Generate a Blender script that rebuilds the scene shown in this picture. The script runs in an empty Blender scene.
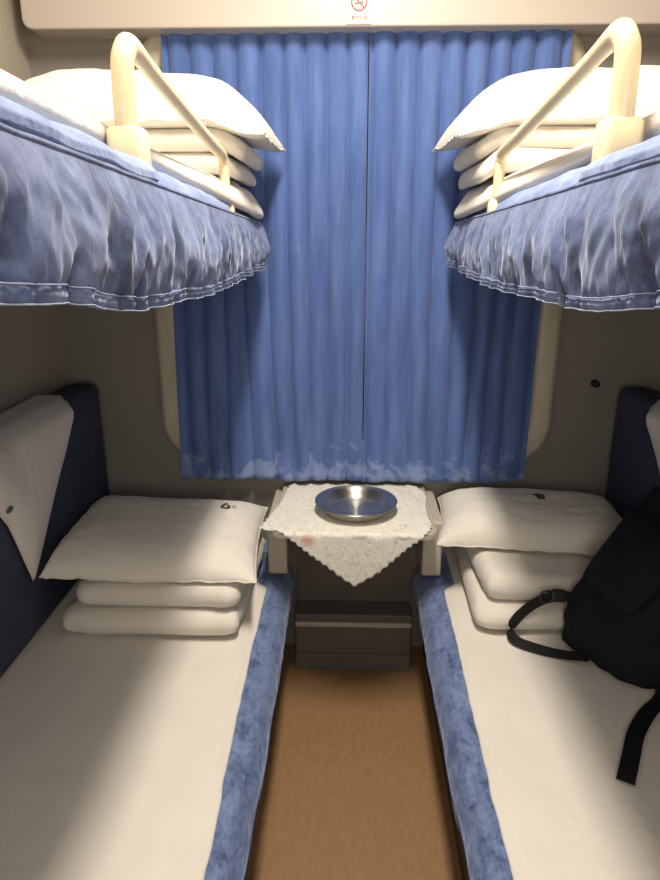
import bpy, bmesh, math, random
from mathutils import Vector, noise
random.seed(7)
S = bpy.context.scene
COL = S.collection
XC = 0.025            # middle of the aisle
def sm(a, b, x):
    t = max(0., min(1., (x - a) / (b - a))); return t * t * (3 - 2 * t)
def nz(x, y, z=0.): return noise.noise(Vector((x, y, z)))
def lerp(a, b, t): return a + (b - a) * t
def interp(pts, x):
    if x <= pts[0][0]: return pts[0][1]
    for (x0, y0), (x1, y1) in zip(pts, pts[1:]):
        if x <= x1: return lerp(y0, y1, (x - x0) / (x1 - x0))
    return pts[-1][1]

# ------------------------------------------------------------------ materials
def new_mat(name):
    m = bpy.data.materials.new(name); m.use_nodes = True
    nt = m.node_tree; b = nt.nodes['Principled BSDF']
    return m, nt, b
def node(nt, t, **kw):
    n = nt.nodes.new(t)
    for k, v in kw.items():
        if k in n.inputs: n.inputs[k].default_value = v
        else: setattr(n, k, v)
    return n
def coords(nt, scale=(1, 1, 1)):
    tc = node(nt, 'ShaderNodeTexCoord'); mp = node(nt, 'ShaderNodeMapping')
    mp.inputs['Scale'].default_value = scale
    nt.links.new(tc.outputs['Object'], mp.inputs['Vector']); return mp.outputs['Vector']
def noise_tex(nt, vec, scale, detail=4, rough=.55, dist=0.):
    n = node(nt, 'ShaderNodeTexNoise'); n.inputs['Scale'].default_value = scale
    n.inputs['Detail'].default_value = detail; n.inputs['Roughness'].default_value = rough
    n.inputs['Distortion'].default_value = dist
    nt.links.new(vec, n.inputs['Vector']); return n.outputs['Fac']
def ramp(nt, fac, stops):
    r = node(nt, 'ShaderNodeValToRGB'); e = r.color_ramp.elements
    while len(e) < len(stops): e.new(.5)
    for el, (p, c) in zip(e, stops): el.position = p; el.color = (*c, 1)
    nt.links.new(fac, r.inputs['Fac']); return r.outputs['Color']
def bump(nt, b, h, strength=.3, dist=.01):
    n = node(nt, 'ShaderNodeBump'); n.inputs['Strength'].default_value = strength
    n.inputs['Distance'].default_value = dist
    nt.links.new(h, n.inputs['Height']); nt.links.new(n.outputs['Normal'], b.inputs['Normal'])
def simple(name, c1, c2=None, scale=8, rough=.6, metal=0., bstr=0., bscale=40, spec=.5, stretch=(1, 1, 1), bdist=.004):
    m, nt, b = new_mat(name); v = coords(nt, stretch)
    c2 = c2 or tuple(x * .93 for x in c1)
    col = ramp(nt, noise_tex(nt, v, scale), [(.35, c2), (.65, c1)])
    nt.links.new(col, b.inputs['Base Color'])
    b.inputs['Roughness'].default_value = rough; b.inputs['Metallic'].default_value = metal
    b.inputs['Specular IOR Level'].default_value = spec
    if bstr: bump(nt, b, noise_tex(nt, v, bscale, 5), bstr, bdist)
    return m
M = {}
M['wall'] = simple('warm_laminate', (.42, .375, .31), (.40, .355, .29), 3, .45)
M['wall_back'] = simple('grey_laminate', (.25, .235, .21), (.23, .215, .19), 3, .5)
M['pelmet'] = simple('cream_laminate', (.50, .45, .395), (.48, .43, .38), 2, .35)
M['ceil'] = simple('ceiling_paint', (.75, .70, .62), None, 4, .6)
M['frame'] = simple('window_plastic', (.62, .56, .44), (.58, .52, .40), 5, .35)
M['cream'] = simple('cream_plastic', (.82, .69, .43), (.79, .66, .40), 6, .28)
M['cabinet'] = simple('heater_paint', (.135, .125, .108), (.115, .105, .09), 6, .5)
M['board'] = simple('beige_board', (.50, .45, .37), (.47, .42, .34), 5, .45)
M['base'] = simple('berth_base_laminate', (.05, .04, .035), (.035, .03, .028), 8, .55)
M['alu'] = simple('metal_strip', (.52, .51, .49), (.42, .41, .39), 20, .35, .35, stretch=(.2, 4, 4))
M['black'] = simple('black_nylon', (.006, .008, .013), (.004, .005, .008), 30, .75, bstr=.35, bscale=220, spec=.25)
M['strap'] = simple('black_webbing', (.008, .008, .009), (.005, .005, .006), 60, .7, bstr=.4, bscale=400, spec=.3)
M['buckle'] = simple('buckle_plastic', (.02, .02, .02), None, 10, .35)
M['ink'] = simple('printed_ink', (.03, .03, .04), None, 30, .8)
M['tagink'] = simple('grey_label', (.10, .095, .09), (.06, .06, .06), 40, .8)
M['sign'] = simple('sign_card', (.72, .55, .48), (.70, .53, .46), 10, .4)
M['signedge'] = simple('sign_border', (.45, .36, .30), None, 10, .5)
M['signred'] = simple('sign_red', (.50, .06, .06), None, 10, .5)
M['signink'] = simple('sign_ink', (.12, .09, .08), None, 10, .5)
M['seam'] = simple('pale_thread', (.32, .37, .50), (.22, .27, .40), 80, .8)
M['dark'] = simple('dark_rubber', (.015, .014, .013), None, 20, .6)
M['lamp_rim'] = simple('lamp_rim', (.8, .78, .74), None, 10, .4)

def cotton(name, c):
    m, nt, b = new_mat(name); v = coords(nt)
    col = ramp(nt, noise_tex(nt, v, 5, 3), [(.3, tuple(x * .95 for x in c)), (.7, c)])
    nt.links.new(col, b.inputs['Base Color']); b.inputs['Roughness'].default_value = .85
    b.inputs['Specular IOR Level'].default_value = .2
    b.inputs['Sheen Weight'].default_value = .15
    a = noise_tex(nt, v, 14, 5, .6, .6); w = noise_tex(nt, v, 260, 2)
    ad = node(nt, 'ShaderNodeMath', operation='MULTIPLY_ADD'); ad.inputs[1].default_value = .06
    nt.links.new(w, ad.inputs[0]); nt.links.new(a, ad.inputs[2])
    bump(nt, b, ad.outputs[0], .35, .012)
    return m
M['sheet'] = cotton('white_cotton_sheet', (.72, .685, .615))
M['pillow'] = cotton('white_pillow_cotton', (.74, .705, .63))
M['quilt'] = cotton('white_quilt_cotton', (.72, .68, .605))
M['cover'] = cotton('headrest_cotton', (.70, .67, .62))

def velvet(name, stretch, lo, mid, hi, scale=9, dist=1.6):
    m, nt, b = new_mat(name); v = coords(nt, stretch)
    n1 = noise_tex(nt, v, scale, 6, .62, dist)
    v2 = coords(nt); n2 = noise_tex(nt, v2, 70, 3, .6, .4)
    ad = node(nt, 'ShaderNodeMath', operation='MULTIPLY_ADD'); ad.inputs[1].default_value = .45
    nt.links.new(n2, ad.inputs[0]); nt.links.new(n1, ad.inputs[2])
    col = ramp(nt, ad.outputs[0], [(.52, lo), (.70, mid), (.90, hi)])
    nt.links.new(col, b.inputs['Base Color'])
    b.inputs['Roughness'].default_value = .7; b.inputs['Specular IOR Level'].default_value = .25
    b.inputs['Sheen Weight'].default_value = .35; b.inputs['Sheen Roughness'].default_value = .4
    b.inputs['Sheen Tint'].default_value = (.75, .82, 1, 1)
    bump(nt, b, n1, .35, .02)
    return m
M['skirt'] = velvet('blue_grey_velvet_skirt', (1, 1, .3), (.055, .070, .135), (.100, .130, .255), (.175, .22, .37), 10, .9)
M['velvet'] = velvet('blue_velvet', (1, 1, 1), (.12, .175, .34), (.185, .25, .45), (.25, .32, .52), 11, .8)
M['velvet_low'] = velvet('blue_velvet_mattress', (1, .5, 1), (.05, .075, .15), (.125, .175, .33), (.19, .25, .43), 26, .7)
M['backrest'] = simple('navy_upholstery', (.062, .070, .115), (.052, .058, .098), 12, .8, bstr=.2, bscale=60, spec=.2)

def curtain_mat():
    m, nt, b = new_mat('blue_curtain_cloth'); v = coords(nt, (1, 1, .12))
    n = noise_tex(nt, v, 30, 5, .6)
    base = ramp(nt, n, [(.3, (.060, .115, .31)), (.7, (.115, .185, .43))])
    # pale mottled patches mixed in along the hem, thinning out upward
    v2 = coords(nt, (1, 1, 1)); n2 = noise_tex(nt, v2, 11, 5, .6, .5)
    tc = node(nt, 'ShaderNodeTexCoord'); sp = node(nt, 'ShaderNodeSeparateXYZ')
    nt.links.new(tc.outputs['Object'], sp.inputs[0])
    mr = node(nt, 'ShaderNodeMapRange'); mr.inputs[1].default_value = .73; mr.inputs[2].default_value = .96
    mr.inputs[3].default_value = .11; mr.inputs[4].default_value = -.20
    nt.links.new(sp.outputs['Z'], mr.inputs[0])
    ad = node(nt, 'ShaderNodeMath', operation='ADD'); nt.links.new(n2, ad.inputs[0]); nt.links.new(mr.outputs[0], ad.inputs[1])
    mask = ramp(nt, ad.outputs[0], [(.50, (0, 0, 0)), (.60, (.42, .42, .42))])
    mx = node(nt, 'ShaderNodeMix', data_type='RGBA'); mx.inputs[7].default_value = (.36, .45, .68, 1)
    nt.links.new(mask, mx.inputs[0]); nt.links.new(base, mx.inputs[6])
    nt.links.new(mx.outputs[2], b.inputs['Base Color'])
    b.inputs['Roughness'].default_value = .75; b.inputs['Specular IOR Level'].default_value = .25
    b.inputs['Sheen Weight'].default_value = .2
    return m
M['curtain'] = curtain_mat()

def floor_mat():
    m, nt, b = new_mat('brown_floor_vinyl'); v = coords(nt)
    f = noise_tex(nt, coords(nt, (1, .4, 1)), 60, 5, .65)
    col = ramp(nt, f, [(.3, (.28, .160, .074)), (.7, (.345, .202, .098))])
    nt.links.new(col, b.inputs['Base Color']); b.inputs['Roughness'].default_value = .55
    b.inputs['Specular IOR Level'].default_value = .35
    bump(nt, b, noise_tex(nt, v, 180, 3), .15, .003)
    return m
M['floor'] = floor_mat()

def lace_mat():
    m, nt, b = new_mat('cream_lace_cloth'); v = coords(nt)
    n1 = noise_tex(nt, v, 26, 4, .7, 2.2)
    vo = node(nt, 'ShaderNodeTexVoronoi'); vo.inputs['Scale'].default_value = 60
    nt.links.new(v, vo.inputs['Vector'])
    ad = node(nt, 'ShaderNodeMath', operation='MULTIPLY_ADD'); ad.inputs[1].default_value = .25
    nt.links.new(vo.outputs['Distance'], ad.inputs[0]); nt.links.new(n1, ad.inputs[2])
    col = ramp(nt, ad.outputs[0], [(.42, (.58, .55, .46)), (.58, (.74, .72, .64)), (.8, (.80, .78, .71))])
    # one small pink embroidered flower near the front edge
    tc = node(nt, 'ShaderNodeTexCoord'); ds = node(nt, 'ShaderNodeVectorMath', operation='DISTANCE')
    ds.inputs[1].default_value = (-.125, 1.888, .70); nt.links.new(tc.outputs['Object'], ds.inputs[0])
    mr = node(nt, 'ShaderNodeMapRange'); mr.inputs[1].default_value = .008; mr.inputs[2].default_value = .030
    mr.inputs[3].default_value = .75; mr.inputs[4].default_value = 0.; nt.links.new(ds.outputs['Value'], mr.inputs[0])
    mx = node(nt, 'ShaderNodeMix', data_type='RGBA'); mx.inputs[7].default_value = (.62, .30, .26, 1)
    nt.links.new(mr.outputs[0], mx.inputs[0]); nt.links.new(col, mx.inputs[6])
    nt.links.new(mx.outputs[2], b.inputs['Base Color']); b.inputs['Roughness'].default_value = .8
    bump(nt, b, ad.outputs[0], .45, .005)
    return m
M['lace'] = lace_mat()

def steel_mat():
    m, nt, b = new_mat('brushed_steel'); v = coords(nt)
    col = ramp(nt, noise_tex(nt, v, 40, 3), [(.3, (.60, .58, .53)), (.7, (.68, .66, .60))])
    nt.links.new(col, b.inputs['Base Color'])
    b.inputs['Metallic'].default_value = 1.; b.inputs['Roughness'].default_value = .33
    b.inputs['Anisotropic'].default_value = .85; b.inputs['Anisotropic Rotation'].default_value = .25
    t = node(nt, 'ShaderNodeTangent', direction_type='RADIAL', axis='Z')
    nt.links.new(t.outputs[0], b.inputs['Tangent'])
    return m
M['steel'] = steel_mat()
def glass_mat():
    m, nt, b = new_mat('night_window_glass'); v = coords(nt)
    nt.links.new(ramp(nt, noise_tex(nt, v, 3), [(.3, (.02, .025, .04)), (.7, (.03, .035, .05))]), b.inputs['Base Color'])
    b.inputs['Roughness'].default_value = .05; return m
M['glass'] = glass_mat()
def lamp_mat():
    m, nt, b = new_mat('lamp_diffuser'); v = coords(nt)
    nt.links.new(ramp(nt, noise_tex(nt, v, 4), [(.3, (.9, .86, .78)), (.7, (.92, .88, .8))]), b.inputs['Base Color'])
    b.inputs['Emission Color'].default_value = (1, .86, .66, 1); b.inputs['Emission Strength'].default_value = 6
    return m
M['lampglow'] = lamp_mat()

# ------------------------------------------------------------------ helpers
def tag(o, label=None, cat=None, group=None, kind=None):
    if label: o['label'] = label
    if cat: o['category'] = cat
    if group: o['group'] = group
    if kind: o['kind'] = kind
    return o
def link(name, bm, mat, parent=None, smooth=True, solid=0., bevel=0., off=-1., sub=0):
    bmesh.ops.recalc_face_normals(bm, faces=bm.faces[:])
    me = bpy.data.meshes.new(name); bm.to_mesh(me); bm.free()
    me.materials.append(M[mat] if isinstance(mat, str) else mat)
    if smooth:
        for p in me.polygons: p.use_smooth = True
    o = bpy.data.objects.new(name, me); COL.objects.link(o)
    if parent:
        o.parent = parent; o.location = (0, 0, 0) if parent.parent else -parent.location
        # vertices are written in world coordinates: keep them there
    if solid:
        s = o.modifiers.new('thickness', 'SOLIDIFY'); s.thickness = solid; s.offset = off
    if bevel:
        s = o.modifiers.new('bevel', 'BEVEL'); s.width = bevel; s.segments = 3; s.limit_method = 'ANGLE'
    if sub:
        s = o.modifiers.new('sub', 'SUBSURF'); s.levels = s.render_levels = sub
    return o
def thing(name, loc, label, cat, group=None):
    o = bpy.data.objects.new(name, None); o.empty_display_size = .05
    o.location = loc; COL.objects.link(o)
    return tag(o, label, cat, group)
def boxes(*bs):
    bm = bmesh.new()
    for x0, x1, y0, y1, z0, z1 in bs:
        r = bmesh.ops.create_cube(bm, size=1)
        for v in r['verts']:
            v.co = Vector((lerp(x0, x1, v.co.x + .5), lerp(y0, y1, v.co.y + .5), lerp(z0, z1, v.co.z + .5)))
    return bm
def grid(nu, nv, f, closed_u=False, closed_v=False, bm=None):
    bm = bm or bmesh.new()
    V = [[bm.verts.new(f(i / (nu if closed_u else nu - 1), j / (nv if closed_v else nv - 1))) for j in range(nv)] for i in range(nu)]
    for i in range(nu if closed_u else nu - 1):
        for j in range(nv if closed_v else nv - 1):
            a, b = (i + 1) % nu, (j + 1) % nv
            bm.faces.new((V[i][j], V[a][j], V[a][b], V[i][b]))
    return bm, V
def tube(path, radii, n=14, flat=1., cap=True, bm=None):
    """path of Vectors, radius per point"""
    bm = bm or bmesh.new(); rings = []
    for i, p in enumerate(path):
        t = (path[min(i + 1, len(path) - 1)] - path[max(i - 1, 0)]).normalized()
        s = t.cross(Vector((1, 0, 0)) if abs(t.x) < .9 else Vector((0, 0, 1))).normalized(); u = t.cross(s)
        r = radii[i] if isinstance(radii, (list, tuple)) else radii
        rings.append([bm.verts.new(p + s * r * math.cos(a) + u * r * flat * math.sin(a)) for a in [2 * math.pi * k / n for k in range(n)]])
    for A, B in zip(rings, rings[1:]):
        for k in range(n): bm.faces.new((A[k], A[(k + 1) % n], B[(k + 1) % n], B[k]))
    if cap: bm.faces.new(rings[0]); bm.faces.new(rings[-1])
    return bm
def catmull(P, n=8):
    P = [Vector(p) for p in P]; out = []
    for i in range(len(P) - 1):
        a, b, c, d = P[max(i - 1, 0)], P[i], P[i + 1], P[min(i + 2, len(P) - 1)]
        for k in range(n):
            t = k / n
            out.append(.5 * ((2 * b) + (c - a) * t + (2 * a - 5 * b + 4 * c - d) * t * t + (3 * b - a - 3 * c + d) * t ** 3))
    out.append(P[-1]); return out
def ribbon(path, wdirs, width, thick):
    bm = bmesh.new(); rings = []
    for i, p in enumerate(path):
        t = (path[min(i + 1, len(path) - 1)] - path[max(i - 1, 0)]).normalized()
        f = i / (len(path) - 1) * (len(wdirs) - 1); k = min(int(f), len(wdirs) - 2)
        w = Vector(wdirs[k]).lerp(Vector(wdirs[k + 1]), f - k)
        w = (w - t * w.dot(t)).normalized(); n = t.cross(w)
        rings.append([bm.verts.new(p + w * a * width / 2 + n * b * thick / 2) for a, b in ((-1, -1), (1, -1), (1, 1), (-1, 1))])
    for A, B in zip(rings, rings[1:]):
        for k in range(4): bm.faces.new((A[k], A[(k + 1) % 4], B[(k + 1) % 4], B[k]))
    bm.faces.new(rings[0]); bm.faces.new(rings[-1])
    return bm

# ------------------------------------------------------------------ the room
DW, YB, YF, ZC = 1.06, 2.36, -.75, 2.82
def struct(name, bm, mat, **k):
    return tag(link(name, bm, mat, smooth=False, **k), kind='structure')
struct('floor', boxes((XC - DW - .1, XC + DW + .1, YF - .1, YB + .1, -.1, 0)), 'floor')
struct('ceiling', boxes((XC - DW - .1, XC + DW + .1, YF - .1, YB + .1, ZC, ZC + .1)), 'ceil')
struct('wall_left', boxes((XC - DW - .1, XC - DW, YF, YB, 0, ZC)), 'wall')
struct('wall_right', boxes((XC + DW, XC + DW + .1, YF, YB, 0, ZC)), 'wall')
struct('wall_front', boxes((XC - DW - .1, XC + DW + .1, YF - .1, YF, 0, ZC)), 'wall')
WX = .60
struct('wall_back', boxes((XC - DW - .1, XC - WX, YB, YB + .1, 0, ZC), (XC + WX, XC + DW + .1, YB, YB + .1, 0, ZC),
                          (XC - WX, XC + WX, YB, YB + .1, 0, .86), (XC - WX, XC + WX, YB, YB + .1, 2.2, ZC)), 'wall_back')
# window: rounded frame and dark glass behind the curtains
def rrect(cx, cz, hx, hz, r, n=10):
    out = []
    for sx, sz, a0 in ((1, 1, 0), (-1, 1, 90), (-1, -1, 180), (1, -1, 270)):
        for k in range(n + 1):
            a = math.radians(a0 + 90 * k / n)
            out.append((cx + sx * (hx - r) + r * math.cos(a), cz + sz * (hz - r) + r * math.sin(a)))
    return out
def ring(outer, inner, y0, y1):
    bm = bmesh.new(); n = len(outer)
    def mk(pts, y): return [bm.verts.new((x, y, z)) for x, z in pts]
    om = [(lerp(a[0], b[0], .25), lerp(a[1], b[1], .25)) for a, b in zip(outer, inner)]
    im = [(lerp(a[0], b[0], .75), lerp(a[1], b[1], .75)) for a, b in zip(outer, inner)]
    R = [mk(outer, y1), mk(outer, lerp(y0, y1, .3)), mk(om, y0), mk(im, y0), mk(inner, lerp(y0, y1, .3)), mk(inner, y1)]
    for A, B in zip(R, R[1:] + R[:1]):
        for k in range(n): bm.faces.new((A[k], A[(k + 1) % n], B[(k + 1) % n], B[k]))
    return bm
win = tag(link('window_1', boxes((XC - WX, XC + WX, YB + .04, YB + .06, .86, 2.2)), 'glass', smooth=False), kind='structure')
link('window_frame', ring(rrect(XC, 1.53, .715, .73, .16), rrect(XC, 1.53, .63, .645, .10), YB - .028, YB - .0), 'frame', win)
# pelmet above the window
def prism_xz(pts, y0, y1):
    bm = bmesh.new()
    a = [bm.verts.new((x, y0, z)) for x, z in pts]; b = [bm.verts.new((x, y1, z)) for x, z in pts]
    bm.faces.new(a); bm.faces.new(b)
    for k in range(len(pts)): bm.faces.new((a[k], a[(k + 1) % len(pts)], b[(k + 1) % len(pts)], b[k]))
    return bm
pel = rrect(XC + .005, 2.514, 1.022, .302, .03, 6)
tag(link('trim_1', prism_xz(pel, 2.240, 2.36), 'pelmet', smooth=False, bevel=.006), kind='structure')

# ------------------------------------------------------------------ no smoking sign on the pelmet
sg = thing('no_smoking_sign', (XC - .004, 2.2395, 2.217), 'small pink-white no smoking sign with red ring on the pelmet', 'sign')
SX, SZ, SY = XC - .004, 2.258, 2.2395
link('card', boxes((SX - .038, SX + .038, SY - .0015, SY + .0004, SZ - .041, SZ + .052)), 'signedge', sg, smooth=False)
link('card_face', boxes((SX - .0355, SX + .0355, SY - .0022, SY - .0014, SZ - .0385, SZ + .0495)), 'sign', sg, smooth=False)
def circ(cx, cz, r, n=40): return [(cx + r * math.cos(2 * math.pi * k / n), cz + r * math.sin(2 * math.pi * k / n)) for k in range(n)]
link('prohibition_ring', ring(circ(SX, SZ + .016, .024), circ(SX, SZ + .016, .0195), SY - .0032, SY - .0021), 'signred', sg, smooth=False)
def bar(x0, z0, x1, z1, w, y0=SY - .0032, y1=SY - .0021, bm=None):
    d = Vector((x1 - x0, z1 - z0)).normalized() * w / 2; n = Vector((-d.y, d.x))
    pts = [(x0 + n.x, z0 + n.y), (x1 + n.x, z1 + n.y), (x1 - n.x, z1 - n.y), (x0 - n.x, z0 - n.y)]
    return prism_xz(pts, y0, y1)
link('prohibition_slash', bar(SX - .015, SZ + .031, SX + .015, SZ + .001, .004, SY - .0034, SY - .0021), 'signred', sg, smooth=False)
link('cigarette', bar(SX - .013, SZ + .012, SX + .012, SZ + .016, .0045), 'signink', sg, smooth=False)
link('smoke', tube(catmull([(SX + .012, SY - .0026, SZ + .019), (SX + .008, SY - .0026, SZ + .024), (SX + .013, SY - .0026, SZ + .029)], 5), .0009, 6), 'signink', sg)
try:
    cu = bpy.data.curves.new('lettering', 'FONT'); cu.body = '请勿吸烟'; cu.size = .0125; cu.align_x = 'CENTER'; cu.extrude = .0004
    to = bpy.data.objects.new('lettering_source', cu); COL.objects.link(to)
    bpy.context.view_layer.update()
    me = bpy.data.meshes.new_from_object(to.evaluated_get(bpy.context.evaluated_depsgraph_get()))
    bpy.data.objects.remove(to)
    me.materials.clear(); me.materials.append(M['signink'])
    for v in me.vertices: v.co = Vector((SX + v.co.x, SY - .0026 - v.co.z, SZ - .028 + v.co.y))
    lo = bpy.data.objects.new('lettering', me); COL.objects.link(lo); lo.parent = sg; lo.location = -sg.location
except Exception as ex: print('text', ex)

# ------------------------------------------------------------------ curtains
def curtain(x0, x1, xb0, xb1, seed, label):
    P = .072
    n = int((x1 - x0) / P * 22); zt, zb = 2.232, .742
    def f(u, v):
        z = lerp(zt, zb, v); x = lerp(lerp(x0, xb0, v), lerp(x1, xb1, v), u)
        ph = x / P + .35 * nz(x * 5, seed) + .25 * nz(x * 4, z * .8, seed) * v
        lobe = abs(math.sin(math.pi * ph)) ** .5
        amp = lerp(.038, .036, v) * (.75 + .5 * nz(x * 3, z * .7, seed + 9))
        big = .012 * nz(x * 7, z * 1.1, seed + 4) * sm(0, .6, v) + .010 * sm(.75, 1, v) * nz(x * 13, z * 3, seed + 2)
        y = 2.325 - amp * lobe + big
        x += .012 * nz(x * 6, z * 1.6, seed + 3) * v
        zz = z + (.010 * nz(x * 11, seed + 1) + .004) * (v > .985)
        if v < .02: zz -= .004 * (1 - lobe)
        return (x, min(y, 2.329), zz)
    bm, _ = grid(n, 90, f)
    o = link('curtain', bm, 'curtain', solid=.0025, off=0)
    return tag(o, label, 'curtain')
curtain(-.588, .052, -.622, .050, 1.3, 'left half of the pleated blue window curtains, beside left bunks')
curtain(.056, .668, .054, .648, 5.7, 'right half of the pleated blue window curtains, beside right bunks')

# ------------------------------------------------------------------ upper berths
def X(s, d): return XC + s * d
def seam_z(y): return interp([(.3, 1.708), (.6, 1.70), (1.0, 1.688), (2.1, 1.655), (2.4, 1.65)], y)
def hem_z(y): return interp([(.3, 1.60), (.6, 1.575), (.85, 1.538), (1.4, 1.522), (2.0, 1.535), (2.4, 1.55)], y)
Y0, Y1, DS, RC = .30, 2.248, .315, .06
L1 = Y1 - RC - Y0; L2 = RC * math.pi / 2; L3 = 1.03 - DS - RC
def upath(l):
    """edge path in (d, y) with outward normal"""
    if l < L1: return DS, Y0 + l, -1., 0.
    if l < L1 + L2:
        a = (l - L1) / RC
        return DS + RC - RC * math.cos(a), Y1 - RC + RC * math.sin(a), -math.cos(a), math.sin(a)
    return DS + RC + (l - L1 - L2), Y1, 0., 1.
LT = L1 + L2 + L3
def upper_berth(s, side):
    root = thing('upper_berth', (X(s, .68), 1.28, 1.56),
                 f'upper bunk on the {side} in rumpled blue-grey velvet with gathered skirt', 'bunk bed')
    link('bed_board', boxes((X(s, .36), X(s, 1.0595), 0.33, 2.225, 1.565, 1.615)), 'base', root, smooth=False, bevel=.006)
    sd = 3.1 if s < 0 else 11.7
    # mattress
    def prof(y):
        k = 1 - sm(1.03, 1.11, y)             # plump lip up to the first rail post
        z = seam_z(y)
        A = [(.318, -.06), (.318, 0), (.309, .009), (.309, .019), (.321, .031), (.342, .041), (.375, .052), (.45, .060), (1.05, .060), (1.05, -.06)]
        B = [(.326, -.06), (.326, 0), (.326, .010), (.332, .024), (.346, .038), (.366, .048), (.40, .056), (.46, .060), (1.05, .060), (1.05, -.06)]
        return [(lerp(b[0], a[0], k), z + lerp(b[1], a[1], k)) for a, b in zip(A, B)]
    nP = 31
    def f(u, v):
        y = lerp(Y0 + .01, Y1 - .005, u)
        pr = prof(y); t = v * (len(pr) - 1); k = min(int(t), len(pr) - 2)
        d = lerp(pr[k][0], pr[k + 1][0], t - k); z = lerp(pr[k][1], pr[k + 1][1], t - k)
        # rounded far corner
        yy = y - (Y1 - RC)
        if yy > 0 : d = max(d, d + (RC - math.sqrt(max(RC * RC - yy * yy, 0))) * (1 - sm(.4, .6, d)))
        z += .004 * nz(y * 9, d * 9, sd)
        d += .004 * nz(y * 14, z * 14, sd)
        return (X(s, d), y, z)
    bm, V = grid(130, 46, f)
    bm.faces.new([V[0][j] for j in range(46)]); bm.faces.new([V[-1][j] for j in range(46)])
    link('mattress', bm, 'velvet', root)
    # gathered skirt
    def drape(l, t):
        d, y, nd, ny = upath(l)
        zs, zh = seam_z(y) + .003, hem_z(y) + .006 * nz(l * 6, sd)
        z = lerp(zs, zh, t)
        fold = .55 * nz(l * 13 + .8 * t, t * 1.2, sd) + .45 * nz(l * 30 + 1.5 * t, t * 2.0, sd + 5)
        o = .006 + .026 * math.sin(math.pi * min(t * .75 + .04, 1)) + .026 * fold * sm(0, .45, t) + .004 * nz(l * 60, t * 6, sd) * sm(0, .3, t)
        o = max(o, .0035)
        return Vector((X(s, d + nd * o), min(y + ny * o * .4, 2.265), z))
    bm, _ = grid(420, 26, lambda u, v: drape(u * LT, v))
    link('skirt', bm, 'skirt', root, solid=.003)
    # hem band with two pale lines, seam piping on top
    def band(u, v):
        p = drape(u * LT, 1.); l = u * LT; d, y, nd, ny = upath(l)
        o = .004 * math.sin(v * math.pi)
        return p + Vector((s * nd * o, ny * o * .3, .006 - .019 * v))
    bm, _ = grid(300, 7, band)
    hb = link('hem_band', bm, 'skirt', root, solid=.003)
    for z0 in (.004, -.0125):
        pts = [drape(k / 260 * LT, 1.) + Vector((s * upath(k / 260 * LT)[2] * .0045, 0, z0 + .002 * nz(k * .31, sd))) for k in range(261)]
        link('hem_stitching', tube(pts, .0010, 5), 'seam', hb)
    pts = [Vector((X(s, upath(k / 240 * LT)[0] + upath(k / 240 * LT)[2] * .009), min(upath(k / 240 * LT)[1] + upath(k / 240 * LT)[3] * .006, 2.27), seam_z(upath(k / 240 * LT)[1]) + .002 + .0015 * nz(k * .2, sd))) for k in range(241)]
    link('piping', tube(pts, .0035, 6), 'skirt', root)
    return root
for s, side in ((-1, 'left'), (1, 'right')): upper_berth(s, side)

# guard rails
def guard_rail(s, y0, y1, zt0, zt1, d, de, side):
    root = thing('guard_rail', (X(s, d), (y0 + y1) / 2, 1.66), f'cream plastic guard rail with two posts on the {side} upper bunk edge', 'guard rail')
    b0, b1 = seam_z(y0) - .035, seam_z(y1) - .03
    P = [(X(s, d), y0, b0), (X(s, d), y0, b0 + .08), (X(s, d), y0, zt0 - .055), (X(s, d), y0 + .012, zt0 - .016), (X(s, d), y0 + .05, zt0)]
    P += [(X(s, d), lerp(y0 + .05, y1 - .03, k / 5), lerp(zt0, zt1, k / 5) ) for k in range(1, 5)]
    P += [(X(s, d), y1 - .03, zt1 + .002), (X(s, d), y1 - .006, zt1 - .012), (X(s, d), y1, zt1 - .04), (X(s, d), y1, b1)]
    dd = lambda y: lerp(d, de, (y - y0) / (y1 - y0))
    P = [(X(s, dd(p[1])), p[1], p[2]) for p in P]
    path = catmull(P, 8); n = len(path)
    rad = [lerp(.0205, .0150, sm(y0, y0 + .12, p.y)) for p in path]
    link('rail_tube', tube(path, rad, 18, .85), 'cream', root)
    for nm, yy, b, h, w0, w1 in (('post_sleeve', y0, b0, .125, .032, .0285), ('post_sleeve', y1, b1, .062, .025, .0205)):
        bm = bmesh.new()
        bot = rrect(0, 0, w0, w0 * .9, .012, 4); top = rrect(0, 0, w1, w1 * .9, .012, 4); tp = rrect(0, 0, w1 - .006, w1 * .9 - .006, .009, 4)
        R = [[bm.verts.new((X(s, dd(yy)) + q[0], yy + q[1], z)) for q in pts] for pts, z in ((bot, b), (top, b + h), (tp, b + h + .005))]
        for A, B in zip(R, R[1:]):
            for k in range(len(A)): bm.faces.new((A[k], A[(k + 1) % len(A)], B[(k + 1) % len(A)], B[k]))
        bm.faces.new(R[0]); bm.faces.new(R[-1])
        link(nm, bm, 'cream', root)
guard_rail(-1, 1.115, 1.775, 1.900, 1.808, .373, .342, 'left')
guard_rail(1, 1.065, 1.725, 1.900, 1.806, .366, .334, 'right')

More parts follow.
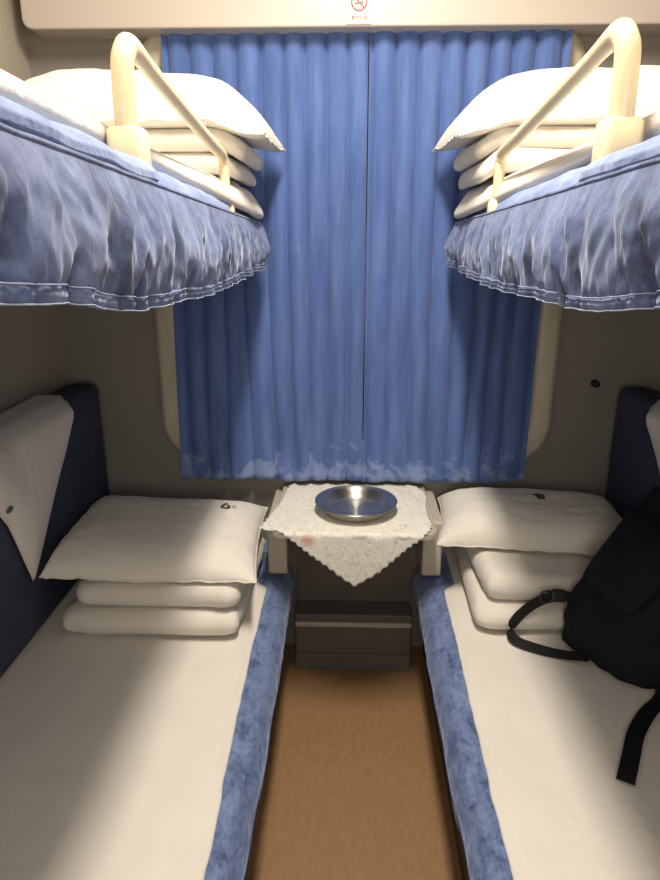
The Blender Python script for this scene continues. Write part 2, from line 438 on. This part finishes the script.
# ------------------------------------------------------------------ bedding
def slab(dx0, dx1, y0, y1, zf, th, s, seed, r=None, amp=.004, skew=0., edge_d=None, edge_z=None):
    """soft slab with rounded edges; zf(d,y) = underside height; closed surface"""
    r = r or th / 2
    bm = bmesh.new()
    # perimeter profile: top grid, then rounded sides as rings in one closed lat/long sheet
    def f(u, v):
        # u around outline, v from top centre (0) over the side to bottom centre (1)
        a = 2 * math.pi * u
        c, si = math.cos(a), math.sin(a)
        e = .14
        ox = math.copysign(abs(c) ** e, c); oy = math.copysign(abs(si) ** e, si)
        if v < .42: k = v / .42; zz = 1.; q = k
        elif v > .58: k = (1 - v) / .42; zz = 0.; q = k
        else:
            b = (v - .42) / .16 * math.pi; zz = .5 + .5 * math.cos(b); q = 1.
        hx, hy = (dx1 - dx0) / 2, (y1 - y0) / 2
        infl = math.sin((v - .42) / .16 * math.pi) if .42 <= v <= .58 else 0.
        px = (hx - r) * ox * q + r * ox * infl * .9; py = (hy - r) * oy * q + r * oy * infl
        d = (dx0 + dx1) / 2 + px + skew * py; y = (y0 + y1) / 2 + py
        w = amp * (nz(d * 8, y * 8, seed) + .6 * nz(d * 19, y * 19, seed + 3))
        edge = infl * amp * 1.8
        d += edge * nz(d * 15, y * 15, seed + 6); y += edge * nz(d * 15, y * 15, seed + 8)
        if edge_d: d = dx1 - (dx1 - d) * (dx1 - edge_d(y)) / (dx1 - dx0)
        z = zf(d, y) + th * zz + w * (zz if zz > .5 else 0)
        if edge_z: z += edge_z(d, y)
        return (X(s, d), y, z)
    bm, V = grid(120, 46, f, closed_u=True)
    bmesh.ops.remove_doubles(bm, verts=bm.verts[:], dist=1e-5)
    return bm

def squash(d): return d if d < .84 else .84 + .075 * (1 - math.exp(-(d - .84) / .075))   # pressed against the backrest
def pillow_fn(cd, cy, z0, hd, hy, h, s, seed, rot=0., droop=0., sag=0., lift=0.):
    def f(u, v, top=True):
        """u, v in -1..1"""
        eu, ev = abs(u), abs(v)
        k = 1 - .045 * (1 - ev ** 2.2) * eu ** 3 - .0
        k2 = 1 - .06 * (1 - eu ** 2.2) * ev ** 3
        d, y = u * hd * k, v * hy * k2
        q = max(0., (1 - eu ** 3.4) * (1 - ev ** 3.4)) ** .5
        wr = .006 * nz(u * 2.6, v * 2.6, seed) + .004 * nz(u * 7, v * 7, seed + 2)
        # pulled creases that run into the corners
        wr += .005 * nz((u * v) * 9, (u - v) * 1.5, seed + 5) * (eu * ev)
        z = h * q * (1 + sag * u) + wr * q ** .6 if top else -.018 * q
        fr = sm(.93, 1., max(eu, ev))
        z += fr * .007 * nz(u * 9, v * 9, seed + 7)
        z -= droop * sm(.55, 1., -u) * (1 + .6 * sm(.3, 1, -v))
        ca, sa = math.cos(rot), math.sin(rot)
        z += lift * max(0., cd + d * ca - y * sa - .62)
        return Vector((X(s, squash(cd + d * ca - y * sa)), cy + d * sa + y * ca, z0 + z))
    return f
def pillow(f, s, label, group, n=56):
    bm = bmesh.new()
    g = lambda t: math.copysign(1 - (1 - abs(t)) ** 1.6, t)
    P = [g(-1 + 2 * i / n) for i in range(n + 1)]
    T = {}; B = {}
    for i in range(n + 1):
        for j in range(n + 1):
            T[i, j] = bm.verts.new(f(P[i], P[j]))
            B[i, j] = T[i, j] if i in (0, n) or j in (0, n) else bm.verts.new(f(P[i], P[j], False))
    for i in range(n):
        for j in range(n):
            bm.faces.new((T[i, j], T[i + 1, j], T[i + 1, j + 1], T[i, j + 1]))
            bm.faces.new((B[i, j], B[i, j + 1], B[i + 1, j + 1], B[i + 1, j]))
    o = tag(link('pillow', bm, 'pillow'), label, 'pillow', group)
    # stitched flange around the case
    edge = [f(t, -1) for t in P] + [f(1, t) for t in P[1:]] + [f(t, 1) for t in reversed(P[:-1])] + [f(-1, t) for t in reversed(P[1:-1])]
    edge.append(edge[0])
    link('hem_edge', tube(edge, .003, 6, cap=False), 'pillow', o)
    return o
def mark(f, cu, cv, strokes, w, name, parent, mat='ink', su=1., sv=1.):
    """flat strokes that follow the pillow's surface"""
    bm = bmesh.new()
    for st in strokes:
        n = len(st); R = []
        for i, (a, b) in enumerate(st):
            p0, p1 = st[max(i - 1, 0)], st[min(i + 1, n - 1)]
            t = Vector((p1[0] - p0[0], p1[1] - p0[1])).normalized(); nn = Vector((-t.y, t.x)) * w / 2
            R.append([bm.verts.new(f(cu + (a + q * nn.x) * su, cv + (b + q * nn.y) * sv) + Vector((0, -.0008, .0022))) for q in (-1, 1)])
        for A, B in zip(R, R[1:]): bm.faces.new((A[0], B[0], B[1], A[1]))
    return link(name, bm, mat, parent, smooth=False, solid=.0006)

def folded_quilt(s, layers, label, group, loc):
    root = thing('folded_quilt', loc, label, 'quilt', group)
    for k, (d0, d1, y0, y1, zf, th, skew) in enumerate(layers):
        link('fold', slab(d0, d1, y0, y1, zf, th, s, loc[0] * 9 + k * 3.3, amp=.008, skew=skew), 'quilt', root)
    return root

# upper bunks: sheet, folded quilt, pillow
for s, side in ((-1, 'left'), (1, 'right')):
    sheet = slab(.402, 1.045, .33, 2.235, lambda d, y: seam_z(y) + .0635, .042, s, 2.2 + s, amp=.004,
                 edge_d=lambda y: lerp(.402, .284, sm(1.82, 1.92, y)), edge_z=lambda d, y: -.062 * (1 - sm(.285, .36, d)))
    tag(link('bed_sheet', sheet, 'sheet'), f'thick white sheet spread over the {side} upper bunk', 'bed sheet')
    zt = lambda d, y: seam_z(1.80) + .1075 - .038 * (1 - sm(.285, .36, d))
    z1 = zt(1, 0)
    L = [(.315, .92, 1.835, 2.235, zt, .054, 0.), (.290, .93, 1.825, 2.225, lambda d, y: z1 + .055 - .03 * (1 - sm(.285, .36, d)), .056, .03)]
    if s > 0: L = [(.30, .95, 1.80, 2.235, zt, .054, .02), (.285, .96, 1.815, 2.23, lambda d, y: z1 + .055 - .03 * (1 - sm(.285, .36, d)), .056, 0.)]
    folded_quilt(s, L, f'white quilt folded in layers beneath the pillow on the {side} upper bunk', 'folded quilts', (X(s, .6), 2.03, z1))
    f = pillow_fn(.60, 2.02, z1 + .124, .365, 0.225, .140, s, 4.4 + 3 * s, rot=0.02, droop=.025, sag=.10)
    pillow(f, s, f'puffy white pillow high on the {side} upper bunk, corner overhanging the edge', 'pillows')

# ------------------------------------------------------------------ lower berths
ZL = .48
def lower_edge(y, s):
    """outermost d of the mattress bulge"""
    return interp([(.3, .235), (.9, .228), (1.3, .218), (2.0, .220)], y)
for s, side in ((-1, 'left'), (1, 'right')):
    root = thing('lower_berth', (X(s, .66), 1.3, 0), f'lower bunk on the {side} with rounded blue velvet mattress edge', 'bunk bed')
    link('base', boxes((X(s, .285), X(s, 1.055), .35, 2.34, 0, .345)), 'base', root, smooth=False, bevel=.006)
    sd = 1.7 + 4 * s
    def f(u, v):
        y = lerp(.3, 2.345, u)
        k = 1 - sm(2.17, 2.19, y)
        b = lower_edge(y, s) + .006 * nz(y * 5, sd)
        A = [(.40, .345), (b + .03, .345), (b + .004, .37), (b, .40), (b + .006, .43), (b + .026, .458), (b + .058, .474), (b + .10, ZL), (.6, ZL), (1.05, ZL), (1.05, .345)]
        B = [(.40, .345), (.312, .345), (.31, .37), (.31, .40), (.31, .43), (.312, .458), (.318, .474), (.335, ZL), (.6, ZL), (1.05, ZL), (1.05, .345)]
        t = v * (len(A) - 1); q = min(int(t), len(A) - 2); w = t - q
        d = lerp(lerp(B[q][0], B[q + 1][0], w), lerp(A[q][0], A[q + 1][0], w), k)
        z = lerp(lerp(B[q][1], B[q + 1][1], w), lerp(A[q][1], A[q + 1][1], w), k)
        if d < .36 and k > .5:
            d += .004 * nz(y * 11, z * 12, sd) + .0025 * nz(y * 34, z * 30, sd + 2)
        return (X(s, d), y, z)
    bm, V = grid(260, 61, f)
    bm.faces.new([V[0][j] for j in range(61)]); bm.faces.new([V[-1][j] for j in range(61)])
    link('mattress', bm, 'velvet_low', root)
    pts = [Vector((X(s, lower_edge(y, s) + .006 * nz(y * 5, sd) + .0005), y, .408 + .004 * nz(y * 7, sd))) for y in [lerp(.31, 2.165, k / 120) for k in range(121)]]
    link('piping', tube(pts, .003, 6), 'velvet_low', root)
    # sheet tucked just inside the blue edge
    def fs(u, v):
        y = lerp(.31, 2.335, u); e0 = interp([(.8, .284), (2., .300)], y) + .006 * nz(y * 4.2, sd + 3) + .003 * nz(y * 17, sd)
        if y > 1.98: e0 = lerp(e0, .335, sm(1.98, 2.03, y))
        d = lerp(e0, 1.0, v ** 1.2)
        z = ZL + .0035 - .010 * (1 - sm(0, .035, d - e0 + .004)) + .004
        z += .0035 * nz(d * 4, y * 3, sd) * sm(0, .15, d - e0) + .003 * sm(0, .1, d - e0) * abs(nz(d * 9 + y * 2, y * 1.3, sd + 1))
        return (X(s, d), y, z)
    bm, _ = grid(150, 60, fs)
    tag(link('bed_sheet', bm, 'sheet', solid=.004), f'smooth white sheet stretched over the {side} lower bunk', 'bed sheet')
    # backrest on the side wall
    br = thing('backrest', (X(s, 1.0), 1.35, .5), f'navy upholstered backrest along the {side} wall above the lower bunk', 'backrest')
    def slabv(d0, d1, y0, y1, z0, z1, r):
        bm = boxes((X(s, d0), X(s, d1), y0, y1, z0, z1)); return bm
    link('cushion', boxes((X(s, .925), X(s, 1.03), .36, 2.315, .495, 1.115)), 'backrest', br, smooth=True, bevel=.035)
    link('back_board', boxes((X(s, 1.03), X(s, 1.056), .34, 2.33, .485, 1.10)), 'base', br, smooth=False, bevel=.004)

# white covers hanging over the backrests, pointed at the bottom
def headrest_cover(s, side, poly, mk):
    # poly: lower outline z as a function of y
    y0, y1 = poly[0][0], poly[-1][0]
    def f(u, v):
        y = lerp(y0, y1, u); zb = interp(poly, y)
        zt = 1.118; drop = zt - zb
        l = v * (drop + .105) - .105          # negative: on the top of the cushion
        y_ = y
        if l < -.0:
            d, z = .945 - l * .75, zt + .012 + .003 * nz(y * 8, l * 8)
        else:
            puff = .030 * math.sin(math.pi * min(1, l / max(drop, .05))) ** .7 * sm(0, .06, u * (y1 - y0)) * sm(0, .06, (1 - u) * (y1 - y0))
            rnd = 1 - sm(0, .05, l)
            d, z = .9185 - puff - .004 + .026 * rnd ** 2, zt + .012 - l
            d += .004 * nz(y * 7, z * 7, s)
        return (X(s, d), y_, z)
    bm, V = grid(70, 50, f)
    o = tag(link('headrest_cover', bm, 'cover', solid=.003), f'white cloth cover with a pointed end over the {side} backrest', 'headrest cover')
    if mk:
        my, mz = mk
        b2, _ = grid(14, 5, lambda a, r: Vector(f((my + .013 * r * math.cos(2 * math.pi * a) - y0) / (y1 - y0), 0)[:2] + (0,)), closed_u=True)
        b2.clear()
        def h(a, r):
            y = my + .010 * (r + .02) * math.cos(2 * math.pi * a); z = mz + .010 * (r + .02) * math.sin(2 * math.pi * a)
            zb = interp(poly, y); drop = 1.118 - zb; l = 1.13 - z
            p = f((y - y0) / (y1 - y0), (l + .105) / (drop + .105))
            return (p[0] - s * .0035, p[1], p[2])
        b2, _ = grid(16, 5, h, closed_u=True)
        link('woven_mark', b2, 'tagink', o, solid=.001)
    return o
headrest_cover(-1, 'left', [(1.22, 1.02), (1.35, 1.0), (1.50, .96), (1.56, .88), (1.645, .665), (1.70, .715), (1.90, .93), (2.00, 1.06), (2.03, 1.09)], (1.545, .945))
headrest_cover(1, 'right', [(1.25, 1.02), (1.40, .95), (1.62, .72), (1.68, .74), (1.84, .88), (1.93, .97), (2.00, 1.05), (2.03, 1.09)], None)

# bedding at the heads of the lower bunks
zq = lambda d, y: ZL + .0145
folded_quilt(-1, [(.325, .862, 1.645, 2.24, zq, .078, -.02), (.335, .845, 1.675, 2.23, lambda d, y: ZL + .0925, .072, .03)],
             'white quilt folded in two layers beneath the pillow on the left lower bunk', 'folded quilts', (X(-1, .6), 1.98, ZL + .015))
fL = pillow_fn(.642, 1.950, ZL + .178, .338, .275, .088, -1, 8.1, rot=-.06, lift=.09)
pL = pillow(fL, -1, 'flat white pillow with small black emblem on the left lower bunk', 'pillows')
mark(fL, -.62, .40, [[(-.030, -.02), (-.01, .05), (.004, .09)], [(-.036, -.035), (.02, -.05), (.036, -.03)], [(.01, .03), (.035, 0.), (.022, -.04)]], .022, 'emblem', pL, 'ink', -1.25, 1.4)
mark(fL, -.71, .40, [[(-.012, -.03), (-.012, .085)], [(.008, -.03), (.008, .085)]], .006, 'emblem_caption', pL, 'tagink', -1.2, 1.3)
folded_quilt(1, [(.352, .89, 1.705, 2.24, zq, .072, .02), (.375, .90, 1.745, 2.24, lambda d, y: ZL + .0855, .085, -.03)],
             'white quilt folded in thick layers beneath the pillow on the right lower bunk', 'folded quilts', (X(1, .6), 2.0, ZL + .015))
fR = pillow_fn(.622, 2.095, ZL + .189, .335, .205, .095, 1, 3.7, rot=-.13)
pR = pillow(fR, 1, 'plump white pillow with dark grey tag behind the black bag, right lower bunk', 'pillows')
mark(fR, .0, .16, [[(-.03, .06), (-.005, .0), (.02, -.10)], [(.03, .02), (.03, -.04), (.02, -.10)], [(-.03, .06), (.0, .03), (.03, .0)]], .045, 'tag', pR, 'tagink', 1.3, 1.5)
mark(fR, -.62, .62, [[(-.03, 0), (.03, 0)]], .03, 'emblem', pR, 'ink')

# ------------------------------------------------------------------ table under the window
tb = thing('window_table', (XC, 2.15, 0), 'small fixed table under the window with beige side panels', 'table')
tpts = []
TX0, TX1, TY0, TY1 = XC - .268, XC + .262, 1.905, 2.352
bm = bmesh.new()
out = [(TX0, TY1), (TX1, TY1)] + [(TX1 - .04 + .04 * math.cos(a), TY0 + .04 - .04 * math.sin(a)) for a in [math.pi / 2 * k / 8 for k in range(9)]] + \
      [(TX0 + .04 - .04 * math.sin(a), TY0 + .04 - .04 * math.cos(a)) for a in [math.pi / 2 * k / 8 for k in range(9)]]
a = [bm.verts.new((x, y, .695)) for x, y in out]; b = [bm.verts.new((x, y, .718)) for x, y in out]
bm.faces.new(a); bm.faces.new(b)
for k in range(len(out)): bm.faces.new((a[k], a[(k + 1) % len(out)], b[(k + 1) % len(out)], b[k]))
link('table_top', bm, 'board', tb, smooth=False, bevel=.005)
for s in (-1, 1):
    link('side_panel', boxes((X(s, .232), X(s, .299), 2.05, 2.352, .492, .695)), 'board', tb, smooth=False, bevel=.008)
ht = thing('heater_cabinet', (XC, 2.27, 0), 'dark brown heater cabinet with metal edge strip under the table', 'cabinet')
link('cabinet_body', boxes((XC - .222, XC + .222, 2.20, 2.352, .012, .225)), 'cabinet', ht, smooth=False, bevel=.006)
link('plinth', boxes((XC - .222, XC + .222, 2.192, 2.352, .0, .07)), 'cabinet', ht, smooth=False, bevel=.004)
link('back_panel', boxes((XC - .222, XC + .222, 2.30, 2.354, .225, .69)), 'cabinet', ht, smooth=False)
link('edge_strip', boxes((XC - .222, XC + .222, 2.190, 2.204, .192, .212)), 'alu', ht, smooth=False, bevel=.003)
link('top_shelf', boxes((XC - .222, XC + .222, 2.196, 2.30, .222, .243)), 'cabinet', ht, smooth=False, bevel=.004)

# lace tablecloth, its corner hanging over the front of the table
OUT = [(-.215, 2.335), (-.228, 2.24), (-.240, 2.12), (-.262, 2.02), (-.282, 1.935), (-.268, 1.918), (-.222, 1.912), (-.20, 1.893), (-.13, 1.835), (-.06, 1.78), (.02, 1.716),
       (.03, 1.715), (.11, 1.775), (.18, 1.84), (.24, 1.892), (.262, 1.925), (.274, 1.97), (.268, 2.05), (.272, 2.14), (.282, 2.20), (.280, 2.25), (.25, 2.32), (.16, 2.34), (0, 2.333), (-.12, 2.337)]
CX, CY = .03, 2.06
def out_at(a):
    """outline radius by ray cast"""
    dx, dy = math.cos(a), math.sin(a); best = None
    for (x0, y0), (x1, y1) in zip(OUT, OUT[1:] + OUT[:1]):
        ex, ey = x1 - x0, y1 - y0; den = dx * ey - dy * ex
        if abs(den) < 1e-9: continue
        t = ((x0 - CX) * ey - (y0 - CY) * ex) / den; q = ((x0 - CX) * dy - (y0 - CY) * dx) / den
        if t > 0 and -1e-6 <= q <= 1 + 1e-6: best = t if best is None else max(best, t)
    return best
def cloth(u, r):
    a = 2 * math.pi * u; R = out_at(a) * r
    if r > .9: R += .0035 * math.sin(a * 70) * (r - .9) / .1
    x, y = CX + R * math.cos(a), CY + R * math.sin(a)
    z = .7235 + .0015 * nz(x * 15, y * 15, 3.)
    if y < TY0:                                     # over the front edge
        o = TY0 - y; b = .012
        if o < b * 1.57: y, z = TY0 - b * math.sin(o / b) , z - b * (1 - math.cos(o / b))
        else: y, z = TY0 - b - .02 * (o - .02) + .007 * nz(x * 14, 1.), z - b - (o - b * 1.57)
    if x < TX0 + .03 and y < 2.2:
        pass
    return (x, y - .0015, z)
bm, V = grid(360, 50, lambda u, v: cloth(u, lerp(.004, 1, v)), closed_u=True)
bm.faces.new([V[i][0] for i in range(360)])
tag(link('lace_tablecloth', bm, 'lace', solid=.002, off=0), 'cream lace tablecloth with a pointed corner hanging off the table front', 'tablecloth')

# stainless steel tray
def lathe(prof, cx, cy, cz, n=72):
    bm, V = grid(n, len(prof), lambda u, v: (cx + prof[round(v * (len(prof) - 1))][0] * math.cos(2 * math.pi * u), cy + prof[round(v * (len(prof) - 1))][0] * math.sin(2 * math.pi * u), cz + prof[round(v * (len(prof) - 1))][1]), closed_u=True)
    return bm
tray = bpy.data.objects.new('steel_tray', None)
def lat(prof, z=0):
    bm = lathe(prof, 0, 0, 0); return bm
TR = (XC + .003, 2.072, .7265)
pr = [(.0005, .003), (.03, .003), (.06, .003), (.085, .003), (.094, .004), (.102, .008), (.111, .020), (.120, .034), (.127, .0385), (.1375, .0395), (.1395, .038), (.1375, .0365), (.128, .0355), (.121, .030), (.113, .016), (.104, .003), (.096, .0), (.06, .0), (.0005, .0)]
o = link('steel_tray', lat(pr), 'steel'); o.location = TR
tag(o, 'round shiny stainless steel tray on the lace tablecloth', 'tray')

# ------------------------------------------------------------------ small dark knob on the back wall
kb = thing('wall_hook', (.885, YB, 1.11), 'small dark round hook on the back wall, right of the window', 'hook')
bm = lathe([(.0005, 0), (.014, 0), (.014, .004), (.006, .006), (.006, .018), (.012, .021), (.012, .026), (.0005, .028)], 0, 0, 0, 24)
for v in bm.verts: v.co = Vector((.885 + v.co.x, YB + .0005 - v.co.z, 1.11 + v.co.y))
link('hook_knob', bm, 'dark', kb)

# ------------------------------------------------------------------ black backpack
bp = thing('backpack', (.80, 1.62, .493), 'black backpack with dangling straps leaning on the right lower bunk', 'backpack')
bot = [(.595, 1.675), (.700, 1.475), (.925, 1.395), (.915, 1.69)]
top = [(.625, 1.690, .660), (.715, 1.500, .640), (.905, 1.440, .965), (.862, 1.770, 1.00)]
def bag(u, v, w, infl=.0):
    """trilinear block with bulged faces"""
    def bil(P): 
        a = Vector(P[0]).lerp(Vector(P[1]), u); b = Vector(P[3]).lerp(Vector(P[2]), u); return a.lerp(b, v)
    B = bil([(x, y, .494) for x, y in bot]); T = bil(top)
    return B.lerp(T, w)
bm = bmesh.new()
bmesh.ops.create_cube(bm, size=2)
bmesh.ops.subdivide_edges(bm, edges=bm.edges[:], cuts=19, use_grid_fill=True)
cen = bag(.5, .5, .45)
for vt in bm.verts:
    c = vt.co.copy()
    # round the block
    q = Vector((c.x * math.sqrt(max(0, 1 - c.y ** 2 / 2 - c.z ** 2 / 2 + c.y ** 2 * c.z ** 2 / 3)), c.y * math.sqrt(max(0, 1 - c.z ** 2 / 2 - c.x ** 2 / 2 + c.z ** 2 * c.x ** 2 / 3)), c.z * math.sqrt(max(0, 1 - c.x ** 2 / 2 - c.y ** 2 / 2 + c.x ** 2 * c.y ** 2 / 3))))
    m = c.lerp(q, .33) * 1.03
    p = bag(m.x / 2 + .5, m.y / 2 + .5, m.z / 2 + .5)
    dirv = (p - cen).normalized()
    p += dirv * (.014 * nz(p.x * 9, p.y * 9, p.z * 9) + .008 * nz(p.x * 22, p.y * 22, p.z * 22))
    p.z = max(p.z, .4935); p.x = min(p.x, .938)
    vt.co = p
link('body', bm, 'black', bp)
# front pocket: a flatter puffed panel on the sloping face
def pocket(a, b):
    u, v = lerp(.06, .94, a), lerp(.12, .62, b)
    e = (math.sin(math.pi * min(max(a, 0), 1)) * math.sin(math.pi * b)) ** .5
    w = 1.0
    p = bag(lerp(.12, .88, a), lerp(.15, .70, b), 1.0)
    return p + Vector((-.55, -.35, .6)).normalized() * (.030 * e - .014) + Vector((0, 0, .003 * nz(a * 5, b * 5, 2)))
bm, _ = grid(24, 24, pocket)
fp = link('front_pocket', bm, 'black', bp, solid=.02)
zp = [pocket(lerp(.08, .92, k / 30), .80) + Vector((-.004, -.003, .006)) for k in range(31)]
link('zipper', tube(zp, .0035, 6), 'strap', fp)
# loop strap and buckle toward the quilt
lp = catmull([(.665, 1.665, .640), (.620, 1.700, .628), (.560, 1.715, .600), (.505, 1.708, .556), (.478, 1.690, .518), (.490, 1.660, .503), (.540, 1.628, .500), (.600, 1.600, .502), (.665, 1.570, .515)], 8)
link('loop_strap', ribbon(lp, [(0, .3, 1), (0, .3, 1), (.2, .3, 1), (.3, .4, .9), (.4, .5, .6), (.4, .7, .4), (.35, .9, .3)], .028, .004), 'strap', bp, smooth=False)
bm = boxes((.588, .628, 1.690, 1.708, .610, .648))
bk = link('buckle', bm, 'buckle', bp, smooth=False, bevel=.006)
rg = [Vector((.577 + .017 * math.cos(t), 1.704, .622 + .018 * math.sin(t))) for t in [2 * math.pi * k / 24 for k in range(25)]]
link('buckle_ring', tube(rg, .0045, 8, cap=False), 'buckle', bk)
# loose strap lying on the sheet
ls = catmull([(.835, 1.470, .53), (.800, 1.425, .502), (.742, 1.372, .499), (.684, 1.300, .499), (.640, 1.222, .4985), (.602, 1.155, .498)], 8)
link('loose_strap', ribbon(ls, [(1, -.8, .35), (1, -.8, .25), (1, -.6, .05), (1, -.5, 0), (1, -.5, 0)], .038, .004), 'strap', bp, smooth=False)
hd = catmull([(.872, 1.68, .965), (.868, 1.65, 1.0), (.878, 1.60, 1.005), (.888, 1.56, .965)], 8)
link('grab_handle', ribbon(hd, [(1, 0, 0), (1, 0, 0)], .022, .006), 'strap', bp, smooth=False)

# ------------------------------------------------------------------ ceiling lamp and light
LX, LY = XC, 1.20
lm = thing('ceiling_lamp', (LX, LY, ZC - .03), 'long ceiling lamp with pale diffuser above the aisle', 'lamp')
def lamp_shell(loops):
    bm = bmesh.new()
    Rn = [[bm.verts.new((x, y, z)) for x, y in rrect(LX, LY, hx, hy, .04, 5)] for hx, hy, z in loops]
    for A, B in zip(Rn, Rn[1:]):
        for k in range(len(A)): bm.faces.new((A[k], A[(k + 1) % len(A)], B[(k + 1) % len(A)], B[k]))
    return bm, Rn
bm, Rn = lamp_shell([(.11, .42, ZC), (.11, .42, ZC - .025), (.10, .41, ZC - .03), (.095, .405, ZC - .022), (.095, .405, ZC)])
link('lamp_rim', bm, 'lamp_rim', lm)
bm, Rn = lamp_shell([(.095, .405, ZC - .014), (.06, .37, ZC - .02)]); bm.faces.new(Rn[-1])
link('diffuser', bm, 'lampglow', lm, smooth=False)
ld = bpy.data.lights.new('lamp_light', 'AREA'); ld.shape = 'RECTANGLE'; ld.size = .15; ld.size_y = .74; ld.energy = 46; ld.color = (1, .905, .79)
lo = bpy.data.objects.new('lamp_light', ld); lo.location = (LX, LY, ZC - .04); COL.objects.link(lo)
# fill light added out of view behind the camera to lift the shadows
ld = bpy.data.lights.new('fill_light', 'AREA'); ld.shape = 'RECTANGLE'; ld.size = .55; ld.size_y = 1.2; ld.energy = 15; ld.color = (1, .93, .86)
lo = bpy.data.objects.new('fill_light', ld); lo.location = (XC, YF + .05, 1.65); lo.rotation_euler = (math.radians(90), 0, 0); COL.objects.link(lo)

w = bpy.data.worlds.new('World'); S.world = w; w.use_nodes = True
w.node_tree.nodes['Background'].inputs[0].default_value = (.05, .06, .09, 1); w.node_tree.nodes['Background'].inputs[1].default_value = .3

# ------------------------------------------------------------------ camera
FPX, VX, VY, H = 660., 350., 235., 1.62
th = math.atan((440 - VY) / FPX); psi = math.atan((VX - 330) / FPX * math.cos(th))
cam = bpy.data.cameras.new('camera'); co = bpy.data.objects.new('camera', cam); COL.objects.link(co)
cam.sensor_fit = 'VERTICAL'; cam.sensor_height = 36; cam.lens = 36 * FPX / 880; cam.clip_start = .02
co.location = (0, 0, H); co.rotation_euler = (math.pi / 2 - th, 0, psi)
S.camera = co
S.view_settings.view_transform = 'Standard'; S.view_settings.look = 'None'
S.view_settings.exposure = 0.; S.view_settings.gamma = 1.; S.view_settings.use_curve_mapping = False
